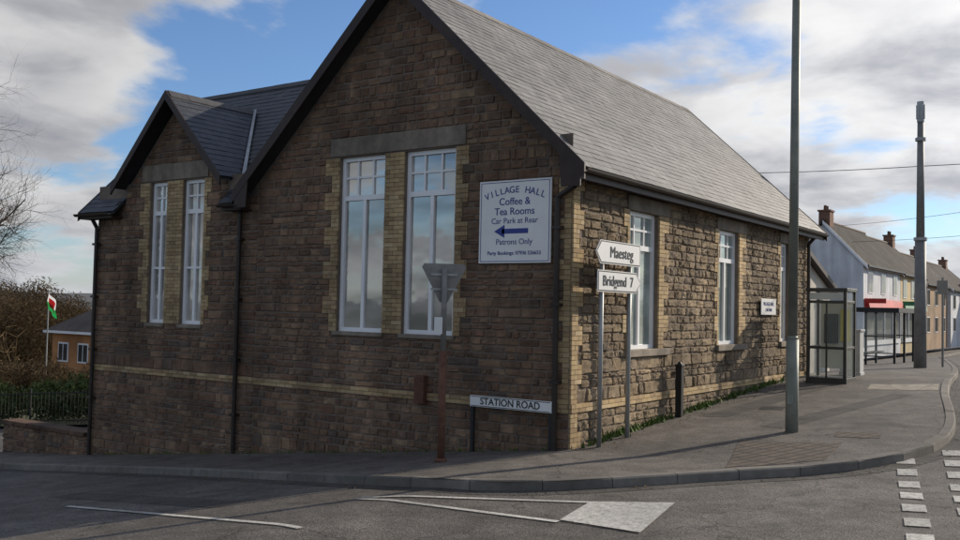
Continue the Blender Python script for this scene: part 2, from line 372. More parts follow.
pipe([(.28,12.4,4.2),(.1,12.4,4.0),(.1,12.4,.5)],.045)
for z in (3.4,2.2,1.0,-.1):
    for x in (-7.55,-12.42,-.2): dp.box(x-.075,x+.075,-.15,-.012,z,z+.05)
dp.build("drainpipes",M_gutter,hall,smooth=False)
# --- roofs
def slates(mb,O,U,V,Nn,lu,lv,pred=None,ew=.26,eh=.19,lift=.010):
    O=Vector(O);U=Vector(U).normalized();V=Vector(V).normalized();Nn=Vector(Nn).normalized()
    rows=int(lv/eh)+1
    for j in range(rows):
        v0=j*eh; v1=min(v0+eh+.02,lv)
        u=-(ew/2 if j%2 else 0)
        while u<lu:
            a=max(0,u); b_=min(lu,u+ew)
            c=O+U*(a+b_)/2+V*(v0+v1)/2
            if b_-a>.03 and (pred is None or pred(c)):
                r=random.random(); l=lift+random.uniform(-.003,.004); g=.0025
                p0=O+U*(a+g)+V*v0; p1=O+U*(b_-g)+V*(v0+random.uniform(-.005,.005)); p2=O+U*(b_-g)+V*v1; p3=O+U*(a+g)+V*v1
                q0=p0+Nn*l;q1=p1+Nn*(l+random.uniform(-.002,.002));q2=p2+Nn*.002;q3=p3+Nn*.002
                mb.quad(q0,q1,q2,q3,r); mb.quad(p0-Nn*.01,p1-Nn*.01,q1,q0,r)
            u+=ew
def slab(mb,pts,th=.09):
    mb.prism(pts,(0,0,-th))
YF=-.3; YB=13.0
und=MB()
slab(und,[(.35,YF,4.34),(.35,YB,4.34),(XR,YB,ZR),(XR,YF,ZR)])
slab(und,[(-7.45,YB,4.34),(-7.45,YF,4.34),(XR,YF,ZR),(XR,YB,ZR)])
ZW0=4.15; YR=2.95; zwing=lambda y: ZW0+(min(y,2*YR-y)+.3)*1.0
ZWR=zwing(YR)
slab(und,[(XG,YF,ZG+.1),(XG,2.15,ZG+.1),(XG-1.8,.3,ZG+.1-1.8*TANG),(XG-1.8,YF,ZG+.1-1.8*TANG)],.08)
slab(und,[(XG,YF,ZG+.1),(XG+1.8,YF,ZG+.1-1.8*TANG),(XG+1.8,.3,ZG+.1-1.8*TANG),(XG,2.15,ZG+.1)],.08)
slab(und,[(-12.78,-.3,ZW0),(XG-1.75,-.3,ZW0),(XG-1.75,YR,ZWR),(-12.78,YR,ZWR)],.08)
slab(und,[(XG+1.75,-.3,ZW0),(-7.3,-.3,ZW0),(-7.3,YR,ZWR),(XG+1.75,YR,ZWR)],.08)
slab(und,[(XG-1.75,.25,zwing(.25)),(XG+1.75,.25,zwing(.25)),(XG+1.75,YR,ZWR),(XG-1.75,YR,ZWR)],.08)
slab(und,[(-7.3,-.0,zwing(0)),(-4.4,2.5,zwing(2.5)),(-4.4,YR,ZWR),(-7.3,YR,ZWR)],.08)
slab(und,[(-12.78,YR,ZWR),(-4.4,YR,ZWR),(-4.4,2*YR+.3,ZW0),(-12.78,2*YR+.3,ZW0)],.08)
und.build("roof_deck",M_under,hall)
cm=1/math.hypot(1,TANM); nmR=Vector((TANM*cm,0,cm)); nmL=Vector((-TANM*cm,0,cm))
s1=MB(); LV=math.hypot(3.9,ZR-4.34)
slates(s1,(.38,YF-.03,4.315),(0,1,0),(-1,0,TANM),nmR,YB-YF+.06,LV,ew=.27,eh=.17)
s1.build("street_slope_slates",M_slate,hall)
s2=MB()
slates(s2,(-7.48,YB+.03,4.315),(0,-1,0),(1,0,TANM),nmL,YB-YF+.06,LV,ew=.3,eh=.2)
zgab=lambda x: ZG+.1-abs(x-XG)*TANG
def predW(c):
    if abs(c.x-XG)<1.85 and c.z<zgab(c.x)+.02: return False
    if c.x>-7.45 and c.z<zmain(c.x): return False
    return True
slates(s2,(-12.8,-.32,ZW0-.02),(1,0,0),(0,1,1),(0,-1,1),8.4,(YR+.3)*1.4142,predW,ew=.27,eh=.17)
pg=lambda c: c.z>zwing(c.y)-.02
slates(s2,(XG+1.82,YF-.02,zgab(XG+1.82)),(0,1,0),(-1,0,TANG),(TANG,0,1),2.6,1.82*math.hypot(1,TANG),pg,ew=.27,eh=.17)
slates(s2,(XG-1.82,2.2,zgab(XG-1.82)),(0,-1,0),(1,0,TANG),(-TANG,0,1),2.52,1.82*math.hypot(1,TANG),pg,ew=.27,eh=.17)
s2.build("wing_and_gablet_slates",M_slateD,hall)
def ridge(rd,p0,p1,w=.13,seg=.45,tan=.95):
    p0=Vector(p0);p1=Vector(p1);L=(p1-p0).length;d=(p1-p0)/L; side=Vector((-d.y,d.x,0)); k=int(L/seg)
    for i in range(k):
        a=p0+d*(L*i/k+.004); b_=p0+d*(L*(i+1)/k-.004); h=.03+random.uniform(0,.008)
        for s in (1,-1):
            lo=Vector((0,0,-w*tan))
            A=[a+Vector((0,0,h)),b_+Vector((0,0,h)),b_+side*s*w+lo+Vector((0,0,h)),a+side*s*w+lo+Vector((0,0,h))]
            if s>0: A=A[::-1]
            rd.prism(A,(0,0,-.02))
rd=MB(); ridge(rd,(XR,YF,ZR+.01),(XR,YB,ZR+.01)); rd.build("ridge_tiles",mat("ridge_tile",(.18,.165,.155),(.24,.225,.21),6,.8),hall)
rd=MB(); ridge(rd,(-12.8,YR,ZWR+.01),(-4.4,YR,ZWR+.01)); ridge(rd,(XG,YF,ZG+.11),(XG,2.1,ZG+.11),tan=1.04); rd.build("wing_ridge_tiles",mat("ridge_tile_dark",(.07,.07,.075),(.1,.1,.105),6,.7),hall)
ld=MB()
for s in (1,-1):
    A=Vector((XG+s*1.85,.22,zgab(XG+1.85)+.02)); B=Vector((XG,2.1,ZG+.12))
    q=[A+Vector((s*.08,0,.02)),B+Vector((s*.08,0.0,.04)),B+Vector((s*-.0,0,.05)),A+Vector((0,-.03,.05))]
    if s<0:q=q[::-1]
    ld.poly(q)
ld.build("lead_valley",M_lead,hall)
bg=MB()
def rake(x0,z0,x1,z1,h=.24,y0=-.36,y1=-.32):
    bg.prism([(x0,y0,z0),(x1,y0,z1),(x1,y0,z1-h),(x0,y0,z0-h)],(0,y1-y0,0))
rake(.40,4.36,XR,ZR+.06); rake(XR,ZR+.06,-7.5,4.36)
rake(XG-1.84,zgab(XG-1.84)+.02,XG,ZG+.13,.2); rake(XG,ZG+.13,XG+1.84,zgab(XG+1.84)+.02,.2)
bg.prism([(.4,YB+.01,4.33),(XR,YB+.01,ZR+.03),(XR,YB+.01,ZR-.2),(.4,YB+.01,4.1)],(0,.04,0))
bg.prism([(-12.8,-.32,ZW0),(-12.8,YR,ZWR+.02),(-12.8,YR,ZWR-.2),(-12.8,-.32,ZW0-.2)],(-.04,0,0))
bg.box(0.002,.30,YF+.02,YB-.02,4.17,4.2); bg.box(.30,.33,YF-.02,YB,4.13,4.32)
bg.box(-12.78,XG-1.85,-.3,-.27,3.99,4.13); bg.box(XG+1.85,-7.3,-.3,-.27,3.99,4.13)
bg.box(-12.78,XG-1.85,-.27,-.0,3.99,4.02); bg.box(XG+1.85,-7.3,-.27,-.0,3.99,4.02)
bg.prism([(.33,-.355,4.34),(.33,-.355,4.02),(.0,-.355,4.02),(-.05,-.355,4.62)],(0,.03,0))
bg.prism([(-7.43,-.355,4.34),(-7.05,-.355,4.62),(-7.1,-.355,4.02),(-7.43,-.355,4.02)],(0,.03,0))
bg.build("barge_boards_and_fascia",M_barge,hall)
gt=MB()
def gutter(p0,p1,r=.06):
    p0=Vector(p0);p1=Vector(p1);d=(p1-p0).normalized();side=Vector((-d.y,d.x,0)); K=8
    for rr in(r,r-.006):
        for i in range(K):
            t0=math.pi+math.pi*i/K;t1=math.pi+math.pi*(i+1)/K
            f=lambda p,t: p+side*math.cos(t)*rr+Vector((0,0,1))*math.sin(t)*rr
            gt.quad(f(p0,t0),f(p1,t0),f(p1,t1),f(p0,t1))
gutter((.40,-.34,4.28),(.40,YB,4.28)); gutter((-12.85,-.37,4.1),(XG-1.83,-.37,4.1)); gutter((XG+1.83,-.37,4.1),(-7.4,-.37,4.1))
gt.build("gutters",M_gutter,hall)
an=MB(); an.box(-4,-.35,12.72,16.2,-.5,2.9); an.poly([(-.35,12.72,2.9),(-.35,16.2,2.9),(-.35,12.72,4.0)]); an.build("rear_annex_walls",mat("cream_render",(.5,.47,.4),(.58,.55,.48),3,.85),hall)
ar=MB(); ar.prism([(-.15,12.73,4.15),(-.15,16.4,2.95),(-4.1,16.4,2.95),(-4.1,12.73,4.15)],(0,0,-.14)); ar.build("rear_annex_roof",M_barge,hall)
box("meter_box",-2.95,-2.74,-.14,-.03,.5,.98,M_rust,hall,.01)
# ============================================================ SIGNS
vs=empty("village_hall_sign")
box("panel",-1.70,-.33,-.075,-.045,2.88,4.22,M_white,vs,.004)
bd=MB()
for a,b_,c,d in [(-1.67,-.36,2.905,2.915),(-1.67,-.36,4.185,4.195),(-1.67,-1.66,2.915,4.185),(-.37,-.36,2.915,4.185)]: bd.box(a,b_,-.078,-.074,c,d)
bd.box(-1.25,-.75,-.079,-.074,3.355,3.435)
bd.prism([(-1.40,-.079,3.395),(-1.2,-.079,3.29),(-1.2,-.079,3.50)],(0,.005,0))
bd.build("border_and_arrow",M_blue,vs)
s="VILLAGE HALL"; R0=1.5
for i,ch in enumerate(s):
    if ch==" ": continue
    t=(i-5.5)*.066; text("letter",ch,(-1.015+R0*math.sin(t),-.077,4.06-R0+R0*math.cos(t)),.15,M_blue,vs,(math.radians(90),t,0),bold=.001)
text("line","Coffee &",(-1.015,-.077,3.87),.165,M_blue,vs,FR,bold=.001)
text("line","Tea Rooms",(-1.015,-.077,3.71),.165,M_blue,vs,FR,bold=.001)
text("line","Car Park at Rear",(-1.015,-.077,3.56),.13,M_blue,vs,FR)
text("line","Patrons Only",(-1.015,-.077,3.22),.13,M_blue,vs,FR)
text("line","Party Bookings: 07936 526653",(-1.015,-.077,3.04),.083,M_blue,vs,FR,bold=.001)
ws=empty("wall_notice_sign")
box("plate",.07,.09,8.7,9.75,2.13,2.5,M_white,ws,.004)
text("line","VILLAGE HALL",(.093,9.22,2.38),.12,M_blue,ws,RR); text("line","CAR PARK",(.093,9.22,2.24),.1,M_blue,ws,RR)
ds=empty("direction_signpost"); X0=.32
pp=MB()
for y in (.40,1.38): pp.tube((X0,y,-.1),(X0,y,3.2),.038,.038,14)
pp.build("posts",M_galv,ds,smooth=True)
def plate(name,pts,x0,m,th=.012): 
    b=MB(); b.prism([(x0,y,z) for y,z in pts],(th,0,0)); return b.build(name,m,ds)
def shrink(pts,k):
    w=max(p[0] for p in pts)-min(p[0] for p in pts); h=max(p[1] for p in pts)-min(p[1] for p in pts)
    cy=(max(p[0] for p in pts)+min(p[0] for p in pts))/2; cz=(max(p[1] for p in pts)+min(p[1] for p in pts))/2
    return [(cy+(y-cy)*(1-2*k/w),cz+(z-cz)*(1-2*k/h)) for y,z in pts]
A=[(.10,3.065),(.25,2.88),(1.66,2.88),(1.66,3.25),(.25,3.25)]
B=[(.17,2.44),(1.52,2.44),(1.70,2.61),(1.52,2.78),(.17,2.78)]
for nm,pts in(("upper",A),("lower",B)):
    plate(nm+"_plate",pts,X0+.045,M_white); plate(nm+"_border",shrink(pts,.012),X0+.054,M_black,.005); plate(nm+"_face",shrink(pts,.03),X0+.056,M_white,.005)
text("legend","Maesteg",(X0+.066,.97,3.065),.25,M_black,ds,RR,ext=.003,bold=0)
text("legend","Bridgend  7",(X0+.066,.86,2.61),.23,M_black,ds,RR,ext=.003,bold=.001)
sn=empty("street_name_sign")
box("plate",-1.76,-.22,-.15,-.13,.55,.73,M_white,sn,.003)
b=MB()
for a,b_,c,d in [(-1.74,-.24,.56,.57),(-1.74,-.24,.71,.72)]: b.box(a,b_,-.153,-.149,c,d)
b.build("border",M_black,sn)
text("legend","STATION ROAD",(-.99,-.153,.64),.155,M_black,sn,FR,bold=.002)
b=MB(); b.box(-1.76,-1.70,-.13,-.08,-.3,.72); b.box(-.28,-.22,-.13,-.08,-.2,.72); b.build("legs",M_iron,sn)
gw=empty("give_way_sign"); gx,gy=-1.31,-1.5; gz=P(gx,gy)
b=MB(); b.tube((gx,gy,gz-.1),(gx,gy,1.5),.055,.055,14); b.tube((gx,gy,gz),(gx,gy,gz+.06),.1,.08,12); b.build("post",M_rust,gw,smooth=True)
M_back=mat("sign_back_grey",(.18,.175,.165),(.25,.24,.22),8,.5)
b=MB(); b.tube((gx,gy,1.5),(gx,gy,2.72),.042,.042,14); b.build("upper_post",M_back,gw,smooth=True)
nb=Vector((.72,-.69,0)).normalized(); rt=Vector((-nb.y,nb.x,0))
def tri(off,s,th,m,name):
    c=Vector((gx,gy,2.5))-nb*off; pts=[]
    for (u,v) in [(-.30*s,.22*s),(-.27*s,.27*s),(.27*s,.27*s),(.30*s,.22*s),(.05*s,-.25*s),(-.05*s,-.25*s)]:
        pts.append(c+rt*u+Vector((0,0,v)))
    b=MB(); b.prism(pts,nb*th); return b.build(name,m,gw)
tri(.065,1.12,.012,M_back,"plate_back"); tri(.07,1.1,.004,M_red,"face_border"); tri(.074,.7,.004,M_white,"face")
b=MB()
for z in (2.40,2.62): 
    c=Vector((gx,gy,z)); q=[c+rt*-.2+nb*-.05,c+rt*.2+nb*-.05,c+rt*.2+nb*.0-nb*.04,c-rt*.2-nb*.04]
    b.prism([tuple(p) for p in q],(0,0,.035))
b.build("clamps",M_galv,gw)
pc=MB(); pc.box(gx-.12,gx+.02,gy-.075,gy-.055,1.75,2.0); pc.build("small_notice",M_white,gw)
# ============================================================ STREET FURNITURE
lp=empty("street_lamp"); lx,ly=2.56,2.81; lz=P(lx,ly)
b=MB(); b.tube((lx,ly,lz-.1),(lx,ly,lz+1.5),.105,.1,20); b.tube((lx,ly,lz+1.5),(lx,ly,lz+1.56),.1,.075,20); b.tube((lx,ly,lz+1.56),(lx+.03,ly,8.6),.078,.062,20)
pts=[(lx+.03,ly,8.6),(lx+.1,ly+.02,8.95),(lx+.4,ly+.05,9.15),(lx+1.2,ly+.1,9.25)]
for p,q in zip(pts,pts[1:]): b.tube(p,q,.045,.04,12)
b.build("column",M_lamp,lp,smooth=True)
b=MB(); b.box(lx-.045,lx+.045,ly-.118,ly-.09,lz+.45,lz+1.05); b.build("access_door",M_lamp,lp,bevel=.005)
b=MB(); b.prism([(lx+1.15,ly,9.22),(lx+1.8,ly,9.26),(lx+1.85,ly,9.34),(lx+1.5,ly,9.42),(lx+1.15,ly,9.34)],(0,.22,0)); b.build("lantern",M_galv,lp,bevel=.02)
mp_=empty("telecom_mast"); tx,ty=1.56,19.4; tz=P(tx,ty)
b=MB(); b.tube((tx,ty,tz-.2),(tx,ty,4.6),.19,.16,18); b.tube((tx,ty,4.6),(tx,ty,8.3),.125,.095,18); b.build("column",M_pole,mp_,smooth=True)
b=MB(); b.tube((tx,ty,8.3),(tx,ty,8.95),.11,.11,16); b.tube((tx,ty,7.7),(tx,ty,7.8),.16,.16,16); b.tube((tx,ty,4.55),(tx,ty,4.65),.2,.2,16)
for a in range(6):
    t=a*math.pi/3; b.box(tx+.1*math.cos(t)-.03,tx+.1*math.cos(t)+.03,ty+.1*math.sin(t)-.03,ty+.1*math.sin(t)+.03,8.4,8.85)
b.build("antenna_head",M_galv,mp_)
wr=empty("overhead_cable")
b=MB()
def cable(a,c,sag,r=.012):
    a=Vector(a);c=Vector(c);pr=a
    for i in range(1,17):
        t=i/16; p=a.lerp(c,t)-Vector((0,0,sag*4*t*(1-t))); b.tube(pr,p,r,r,5,cap=False); pr=p
cable((-16,24,8.8),(tx,ty,6.9),.3); cable((tx,ty,6.9),(18,17,7.5),.3); cable((-9,52,8.1),(8,40,8.8),.3); cable((-9,52,7.0),(9,44,7.6),.3)
b.build("cable",M_black,wr)
ki=empty("telephone_kiosk"); kx0,kx1,ky0,ky1=.78,1.68,9.85,10.75; kz=P(1.2,10.2)
b=MB(); p=.07
for x in(kx0,kx1-p):
    for y in(ky0,ky1-p): b.box(x,x+p,y,y+p,kz,kz+2.12)
b.box(kx0-.02,kx1+.02,ky0-.02,ky1+.02,kz+2.121,kz+2.2); b.box(kx0-.01,kx1+.01,ky0-.01,ky1+.01,kz-.05,kz+.12)
for z in(.78,1.85):
    b.box(kx0+p,kx1-p,ky0+.01,ky0+.05,kz+z,kz+z+.06); b.box(kx0+p,kx1-p,ky1-.05,ky1-.01,kz+z,kz+z+.06)
    b.box(kx0+.01,kx0+.05,ky0+p,ky1-p,kz+z,kz+z+.06); b.box(kx1-.05,kx1-.01,ky0+p,ky1-p,kz+z,kz+z+.06)
b.box((kx0+kx1)/2-.02,(kx0+kx1)/2+.02,ky0+.012,ky0+.045,kz+.12,kz+1.85)
b.build("frame",M_alu,ki,bevel=.006)
b=MB()
b.quad((kx0,ky0+.03,kz+.1),(kx1,ky0+.03,kz+.1),(kx1,ky0+.03,kz+2.1),(kx0,ky0+.03,kz+2.1))
b.quad((kx1-.03,ky0,kz+.1),(kx1-.03,ky1,kz+.1),(kx1-.03,ky1,kz+2.1),(kx1-.03,ky0,kz+2.1))
b.quad((kx0+.03,ky0,kz+.1),(kx0+.03,ky1,kz+.1),(kx0+.03,ky1,kz+2.1),(kx0+.03,ky0,kz+2.1))
b.build("glazing",M_clear,ki)
box("header_panel",kx0+.07,kx1-.07,ky0-.004,ky0+.008,kz+1.93,kz+2.09,mat("kiosk_header",(.5,.52,.45),(.55,.56,.5),3,.5),ki)
b=MB(); b.box(1.0,1.3,10.5,10.66,kz+.9,kz+1.6); b.box(1.22,1.28,10.46,10.5,kz+1.2,kz+1.45); b.build("payphone",M_iron,ki,bevel=.01)
box("backboard",.88,1.6,10.68,10.7,kz+.3,kz+1.85,mat("kiosk_backboard",(.7,.7,.55),(.75,.75,.62),3,.5),ki)
box("yellow_notice",1.36,1.58,10.6,10.62,kz+.95,kz+1.7,mat("kiosk_yellow",(.75,.62,.05),(.7,.6,.08),3,.5),ki)
cb=empty("utility_cabinet"); cz=P(.9,13)
b=MB(); b.box(.75,1.25,13.0,13.4,cz,cz+1.15); b.box(.72,1.28,12.97,13.43,cz+1.15,cz+1.2); b.box(.73,1.27,12.98,13.42,cz-.05,cz+.08); b.box(.99,1.01,12.992,13.0,cz+.1,cz+1.1); b.build("body",mat("cabinet_grey",(.42,.42,.41),(.5,.5,.49),5,.6),cb,bevel=.01)
bs=empty("bus_shelter"); sx0,sx1,sy0,sy1=-2.9,-1.3,30,34; sz=P(-2,31)
b=MB()
for x in(sx0,sx1):
    for y in(sy0,(sy0+sy1)/2,sy1): b.box(x-.045,x+.045,y-.045,y+.045,sz-.1,sz+2.25)
b.box(sx0-.15,sx1+.2,sy0-.15,sy1+.15,sz+2.25,sz+2.45)
for z in(.35,1.2): b.box(sx0-.02,sx0+.02,sy0,sy1,sz+z,sz+z+.05); b.box(sx0,sx1,sy0-.02,sy0+.02,sz+z,sz+z+.05); b.box(sx0,sx1,sy1-.02,sy1+.02,sz+z,sz+z+.05)
b.box(sx0+.1,sx0+.45,sy0+.4,sy1-.4,sz+.45,sz+.5)
b.build("frame",M_iron,bs)
b=MB(); b.quad((sx0,sy0,sz+.3),(sx1,sy0,sz+.3),(sx1,sy0,sz+2.2),(sx0,sy0,sz+2.2)); b.quad((sx0,sy0,sz+.3),(sx0,sy1,sz+.3),(sx0,sy1,sz+2.2),(sx0,sy0,sz+2.2)); b.quad((sx0,sy1,sz+.3),(sx1,sy1,sz+.3),(sx1,sy1,sz+2.2),(sx0,sy1,sz+2.2)); b.build("glazing",M_clear,bs)
bo=empty("marker_post"); b=MB(); z0=P(.2,3.9); b.box(.13,.25,3.75,3.87,z0-.1,z0+.92); b.prism([(.12,3.74,z0+.92),(.26,3.74,z0+.92),(.26,3.88,z0+.92),(.12,3.88,z0+.92)],(0,0,.05)); b.tube((.19,3.81,z0+.97),(.19,3.81,z0+1.02),.05,.02,10); b.build("post",M_iron,bo,bevel=.01)
fs=empty("street_sign_post"); fx_=1.95; z0=P(fx_,21); b=MB(); b.tube((fx_,21,z0),(fx_,21,z0+2.9),.035,.035,10); b.build("post",M_pole,fs)
b=MB(); b.box(fx_-.16,fx_+.16,20.92,20.94,z0+2.35,z0+2.8); b.build("plate",M_back,fs)
# ============================================================ GROUND
def sheet(name,xs,ys,off,m):
    b=MB(); nx=len(xs)
    for y in ys:
        for x in xs: b.v.append((x,y,P(x,y)+off))
    for j in range(len(ys)-1):
        for i in range(nx-1):
            a=j*nx+i; b.f.append((a,a+1,a+nx+1,a+nx)); b.r.append(0)
    return b.build(name,m)
def fr(a,b_,s):
    n=int((b_-a)/s); return [a+(b_-a)*i/n for i in range(n+1)]
gxs=[-3000,-1500,-700,-300,-150,-90]+fr(-60,60,4)+[90,150,300,700,1500,3000]; gys=[-3000,-1000,-300,-120]+fr(-60,120,4)+[200,400,900,1800,3000]
sheet("ground",gxs,gys,-.45,M_grass)
rxs=fr(-40,-22,1.5)+fr(-20.5,-12.6,1)+fr(-12,40,.5); rys=fr(-40,60,.5)+fr(62,140,4)
sheet("road",sorted(set(rxs)),rys,-.12,M_road)
KP=[(-40,-1.2),(-22,-1.4),(-13.16,-1.68),(-7.3,-2.18),(-2.9,-2.81),(-.9,-3.14),(-.36,-3.19),(.1,-3.19),(.53,-3.12),(.95,-2.9),(1.37,-2.6),(2.13,-1.67),(2.92,-.61),(3.5,.04),(4.1,.74),(4.46,1.45),(4.74,2.44),(4.79,3.42),(4.68,4.71),(4.39,6.44),(3.95,8.7),(3.67,10.78),(3.3,14),(3.03,16.55),(2.2,22),(.74,30.5),(-1.3,42),(-3.5,55),(-4.2,70),(-4.5,95),(-5,130)]
BP=[(-40,.4),(-22,.3),(-13.16,.25),(-7.3,.2),(-2.9,.2),(-1.1,.2),(-.9,.2),(-.7,.2),(-.5,.2),(-.4,.2),(-.3,.25),(-.25,.4),(-.2,.7),(-.2,1),(-.2,1.5),(-.2,2),(-.2,3),(-.2,4),(-.2,5),(-.2,6.8),(-.2,9),(-.2,11),(-.3,14),(-4,17),(-8,24),(-10,31),(-9,43),(-7.5,55),(-7.5,70),(-7.5,95),(-7.5,130)]
def resample(A_,B_,n=6):
    a=[];b_=[]
    for i in range(len(A_)-1):
        for k in range(n):
            t=k/n; a.append((A_[i][0]*(1-t)+A_[i+1][0]*t,A_[i][1]*(1-t)+A_[i+1][1]*t)); b_.append((B_[i][0]*(1-t)+B_[i+1][0]*t,B_[i][1]*(1-t)+B_[i+1][1]*t))
    a.append(A_[-1]); b_.append(B_[-1]); return a,b_
a_,b_=resample(KP,BP,5)
for _ in range(4):
    a_=[a_[0]]+[((p[0]+2*q[0]+r[0])/4,(p[1]+2*q[1]+r[1])/4) for p,q,r in zip(a_,a_[1:],a_[2:])]+[a_[-1]]
pv=MB(); K=14
for (ax,ay),(bx_,by_) in zip(a_,b_):
    for k in range(K+1):
        t=k/K; x=ax+(bx_-ax)*t; y=ay+(by_-ay)*t; pv.v.append((x,y,P(x,y)))
for i in range(len(a_)-1):
    for k in range(K):
        q=i*(K+1)+k; pv.f.append((q,q+K+1,q+K+2,q+1)[::-1]); pv.r.append(0)
pv.build("pavement",M_pave)
kb=MB()
def arcl(pts):
    out=[0]
    for p,q in zip(pts,pts[1:]): out.append(out[-1]+math.hypot(q[0]-p[0],q[1]-p[1]))
    return out
al=arcl(a_); tot=al[-1]
def at(s):
    i=min(max(bisect.bisect_right(al,s)-1,0),len(a_)-2); t=(s-al[i])/(al[i+1]-al[i]); p=a_[i];q=a_[i+1]
    d=Vector((q[0]-p[0],q[1]-p[1])).normalized(); return (p[0]+(q[0]-p[0])*t,p[1]+(q[1]-p[1])*t),d
s=0
while s<tot-1:
    e=s+.9 if s<90 else s+3
    (p0,d0),(p1,d1)=at(s+.004),at(min(e-.004,tot-.1)); drop=random.uniform(-.004,.004); r=random.random()
    n0=Vector((d0.y,-d0.x)); n1=Vector((d1.y,-d1.x))
    prof=[(-.13,.006),(.0,.006),(.018,-.012),(.03,-.2)]
    for (o0,z0),(o1,z1) in zip(prof,prof[1:]):
        f=lambda p,n,o,z:(p[0]+n.x*o,p[1]+n.y*o,P(p[0],p[1])+z+drop)
        kb.quad(f(p0,n0,o0,z0),f(p0,n0,o1,z1),f(p1,n1,o1,z1),f(p1,n1,o0,z0),r)
    s=e
M_kerb2=mat("kerb_stones",(.8,.8,.8),(1.1,1.1,1.1),6,.9,.4,60,attr=[(.15,.138,.12),(.205,.188,.163),(.175,.16,.14)])
kb.build("kerb",M_kerb2)
ch=MB()
for i in range(len(a_)-1):
    p,q=a_[i],a_[i+1]
    if q[1]>60: break
    d=Vector((q[0]-p[0],q[1]-p[1])).normalized(); n=Vector((d.y,-d.x))
    f=lambda p,o:(p[0]+n.x*o,p[1]+n.y*o,P(p[0]+n.x*o,p[1]+n.y*o)-.116)
    ch.quad(f(p,.02),f(p,.3),f(q,.3),f(q,.02))
ch.build("road_channel",M_patch)
def drape(name,pts,off,m,n=8):
    b=MB(); (p0,p1,p2,p3)=pts
    for j in range(n+1):
        for i in range(n+1):
            u=i/n;v=j/n
            x=(p0[0]*(1-u)+p1[0]*u)*(1-v)+(p3[0]*(1-u)+p2[0]*u)*v; y=(p0[1]*(1-u)+p1[1]*u)*(1-v)+(p3[1]*(1-u)+p2[1]*u)*v
            b.v.append((x,y,P(x,y)+off))
    for j in range(n):
        for i in range(n):
            q=j*(n+1)+i; b.f.append((q,q+1,q+n+2,q+n+1)); b.r.append(0)
    return b.build(name,m)
def brickmat(name,bw,rh,ms,c1,c2,cm_,rot,bump=False):
    mt,nt,bb_=newmat(name); L=nt.links.new; tc=N(nt,"ShaderNodeTexCoord"); bt=N(nt,"ShaderNodeTexBrick"); bt.inputs["Scale"].default_value=1; bt.inputs["Brick Width"].default_value=bw; bt.inputs["Row Height"].default_value=rh; bt.inputs["Mortar Size"].default_value=ms; bt.offset=0
    bt.inputs["Color1"].default_value=c4(c1); bt.inputs["Color2"].default_value=c4(c2); bt.inputs["Mortar"].default_value=c4(cm_)
    mpn=N(nt,"ShaderNodeMapping"); mpn.inputs["Rotation"].default_value=(0,0,rot); L(tc.outputs["Object"],mpn.inputs[0]); L(mpn.outputs[0],bt.inputs["Vector"])
    nz=N(nt,"ShaderNodeTexNoise"); nz.inputs["Scale"].default_value=5; nz.inputs["Detail"].default_value=8; L(tc.outputs["Object"],nz.inputs["Vector"]); mr=N(nt,"ShaderNodeMapRange"); mr.inputs["From Min"].default_value=.3; mr.inputs["From Max"].default_value=.7; mr.inputs["To Min"].default_value=.6; mr.inputs["To Max"].default_value=1.2; L(nz.outputs["Fac"],mr.inputs["Value"])
    v=N(nt,"ShaderNodeVectorMath",operation='SCALE'); L(bt.outputs["Color"],v.inputs[0]); L(mr.outputs["Result"],v.inputs["Scale"]); L(v.outputs["Vector"],bb_.inputs["Base Color"]); bb_.inputs["Roughness"].default_value=.9
    if bump:
        bp=N(nt,"ShaderNodeBump"); bp.inputs["Distance"].default_value=.02; bp.invert=True; L(bt.outputs["Fac"],bp.inputs["Height"]); L(bp.outputs["Normal"],bb_.inputs["Normal"])
    return mt
mt=brickmat("ribbed_paving",.4,.16,.022,(.085,.062,.044),(.105,.078,.055),(.022,.02,.018),-1.2,True)
drape("ribbed_paving_slabs",[(2.10,1.65),(3.55,2.0),(3.66,.62),(2.68,-.5)][::-1],.005,mt)
mt2=brickmat("tactile_paving",.4,.4,.01,(.28,.245,.19),(.33,.29,.23),(.12,.1,.08),.1)
drape("tactile_paving_slabs",[(2.35,8.9),(3.72,9.1),(3.55,10.3),(2.2,9.9)],.005,mt2)
drape("manhole_cover",[(3.3,2.55),(3.95,2.65),(3.85,3.15),(3.2,3.05)],.005,mt)
drape("inspection_cover",[(1.2,5.2),(1.65,5.25),(1.6,5.7),(1.15,5.65)],.005,M_iron)
drape("asphalt_repair",[(.5,4.0),(1.0,4.0),(1.5,9.0),(1.0,9.0)],.004,M_patch,10)
drape("asphalt_repair",[(1.9,3.2),(2.35,3.1),(3.4,8.2),(3.0,8.3)],.004,M_patch,10)
drape("road_repair",[(3.3,-8),(4.3,-8),(4.2,-4.6),(3.4,-4.7)],-.116,M_patch,8)
drape("road_repair",[(-6.0,-4.3),(-2.0,-4.6),(-2.1,-5.1),(-6.1,-4.8)],-.116,M_patch,16)
mk=MB()
def mark(p,q,w,seg=.2,o=-.108):
    p=Vector(p);q=Vector(q);d=(q-p);L_=d.length;d.normalize();n=Vector((-d.y,d.x))*w/2;k=max(1,int(L_/seg))
    for i in range(k):
        a=p+d*L_*i/k;b_=p+d*L_*(i+1)/k
        c=[a-n,b_-n,b_+n,a+n]; mk.quad(*[(t.x,t.y,P(t.x,t.y)+o) for t in c])
mark((-4.59,-5.43),(.27,-5.90),.085); mark((-13,-4.6),(-8.2,-5.1),.085); mark((-22,-3.9),(-17,-4.2),.085)
mark((-.5,-4.22),(2.3,-4.25),.09); mark((-.5,-4.12),(2.1,-3.12),.09)
v=[(2.28,-4.18),(3.24,-4.29),(2.90,-2.67),(2.06,-3.10)]; n=8
